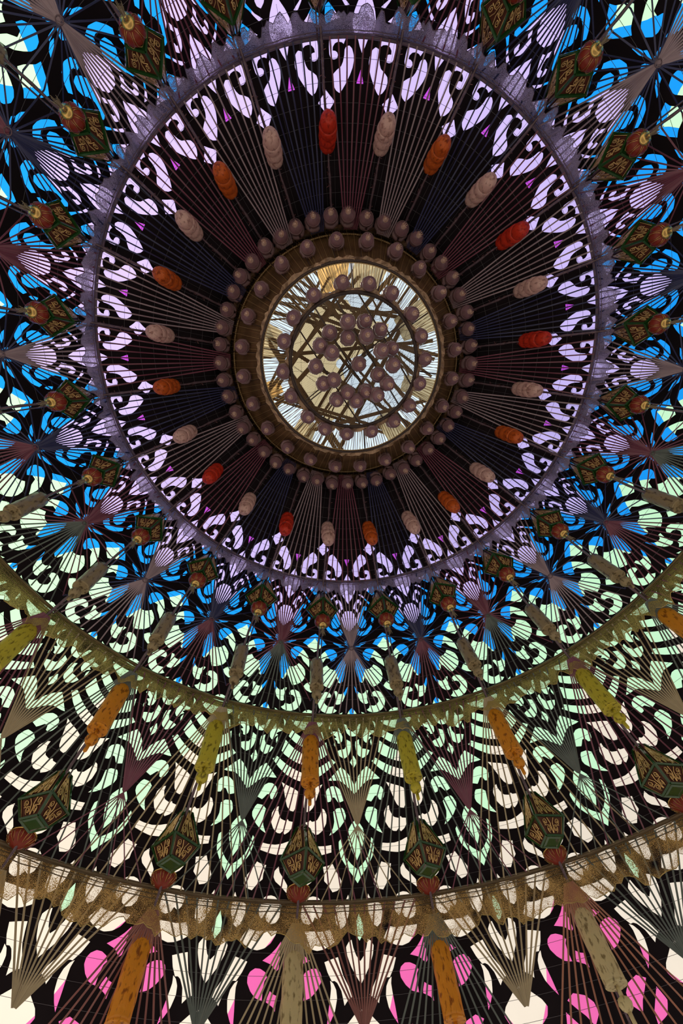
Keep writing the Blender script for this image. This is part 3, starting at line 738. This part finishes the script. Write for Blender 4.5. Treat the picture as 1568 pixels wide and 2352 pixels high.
ruffle('foil_ruffle', RO - .01, HO - .005, .035, .03, 260, 'crinkle', 1)
ruffle('foil_ruffle', RM + .0, HM - .0, .03, .0, 160, 'crinkle', 2)
ruffle('foil_ruffle', RI + .0, HI - .0, .03, -.01, 110, 'crinkle', 3)
# buds hanging from the chandelier
def bud_meshes():
    col_ = MB(); col_.lathe([(.010, 0), (.022, -.008), (.050, -.022), (.058, -.036), (.054, -.050), (.044, -.055)], 20, (12, .10))
    body = MB(); body.lathe([(.040, -.050), (.047, -.062), (.050, -.085), (.046, -.112), (.036, -.132), (.026, -.142), (.022, -.145), (.018, -.152)], 20)
    grv = MB(); grv.tube([Vector((.0475 * math.cos(i * PI / 10), .0475 * math.sin(i * PI / 10), -.112)) for i in range(20)], .0022, 4, closed=True)
    tip = MB(); r_ = random.Random(2)
    tip.lathe([(.016, -.148), (.018, -.158), (.010, -.170), (.004, -.178)], 10)
    for j in range(14):
        a = r_.uniform(0, 6.28); tip.bar(Vector((.008 * math.cos(a), .008 * math.sin(a), -.155)), Vector((.019 * math.cos(a), .019 * math.sin(a), -.155 - r_.uniform(.012, .036))), .005, .001, (math.cos(a), math.sin(a), 0))
    stem = MB(); stem.tube([Vector((0, 0, .05)), Vector((0, 0, -.01))], .004, 6)
    return (col_.mesh('collar', 'bud_collar', True), body.mesh('bud', 'bud', True), grv.mesh('groove_ring', 'bud_collar', True), tip.mesh('tip', 'bud_tip'), stem.mesh('stem', 'dark_bar'))
BM = bud_meshes(); BN = ('collar', 'bud', 'groove_ring', 'tip', 'stem')
rr = random.Random(31)
def bud(label, x, y, h, group, size=1.0):
    root = put('hanging_bud', label, 'bud ornament', BM, BN, (x, y, EYE + h), rr.uniform(0, 6), group)
    root.scale = (size,) * 3
    root.rotation_euler = (rr.uniform(-.07, .07), rr.uniform(-.07, .07), rr.uniform(0, 6))
for i in range(48):
    a = (i - 23 + .15) * PI / 24 / 1.0
    k = math.degrees(a) / 15
    bud(f'mauve glass bud in the outer row round the chandelier at {clock((i - 23) / 2, True)}', 1.07 * math.sin(a), 1.07 * math.cos(a), HO - .06 + rr.uniform(-.01, .01), 'buds of the outer row', 1.12)
for i in range(24):
    a = math.radians(8 + 15 * (i - 11))
    bud(f'mauve glass bud in the second row, on the brass cone, at {clock(i - 11)}', .86 * math.sin(a), .86 * math.cos(a), HO - .30, 'buds of the second row')
a3 = [191, 170, 152, 130, 112, 94, 75, 55, 37, 17, 356, 337, 319, 298, 278, 255, 236, 214]
for d_ in a3:
    a = math.radians(d_)
    bud(f'mauve glass bud in the third row, round the inner ring, at {clock(d_ / 15, True)}', .51 * math.sin(a), .51 * math.cos(a), HI + .06, 'buds of the third row', .94)
C22 = [[-0.061, -0.248], [0.049, -0.256], [-0.182, -0.187], [-0.059, -0.157], [0.065, -0.166], [0.157, -0.206], [-0.246, -0.104], [-0.169, -0.056], [0.164, -0.075], [0.241, -0.093], [-0.275, 0.03], [0.024, 0.006], [0.16, 0.078], [0.254, 0.013], [0.218, 0.129], [-0.22, 0.143], [-0.148, 0.118], [-0.049, 0.198], [-0.128, 0.246], [0.014, 0.256], [0.079, 0.184], [0.148, 0.206]]
seen = {}
for (x, y) in C22:
    k = math.degrees(math.atan2(x, y)) / 15; c = clock(k, True); r = math.hypot(x, y)
    if r < .06: lab = 'mauve glass bud hanging at the very middle of the wire disc'
    else:
        seen.setdefault(c, []).append(r)
        lab = f'mauve glass bud under the wire disc, {"near its rim" if r > .215 else "half way in"}, at {c}'
    bud(lab, x, y, 2.95 + .10 + .035 * math.sin(x * 40 + y * 23), 'buds under the wire disc', .88)
print('objects', len(sc.objects), 'tris', sum(len(o.data.polygons) for o in sc.objects if o.type == 'MESH'))
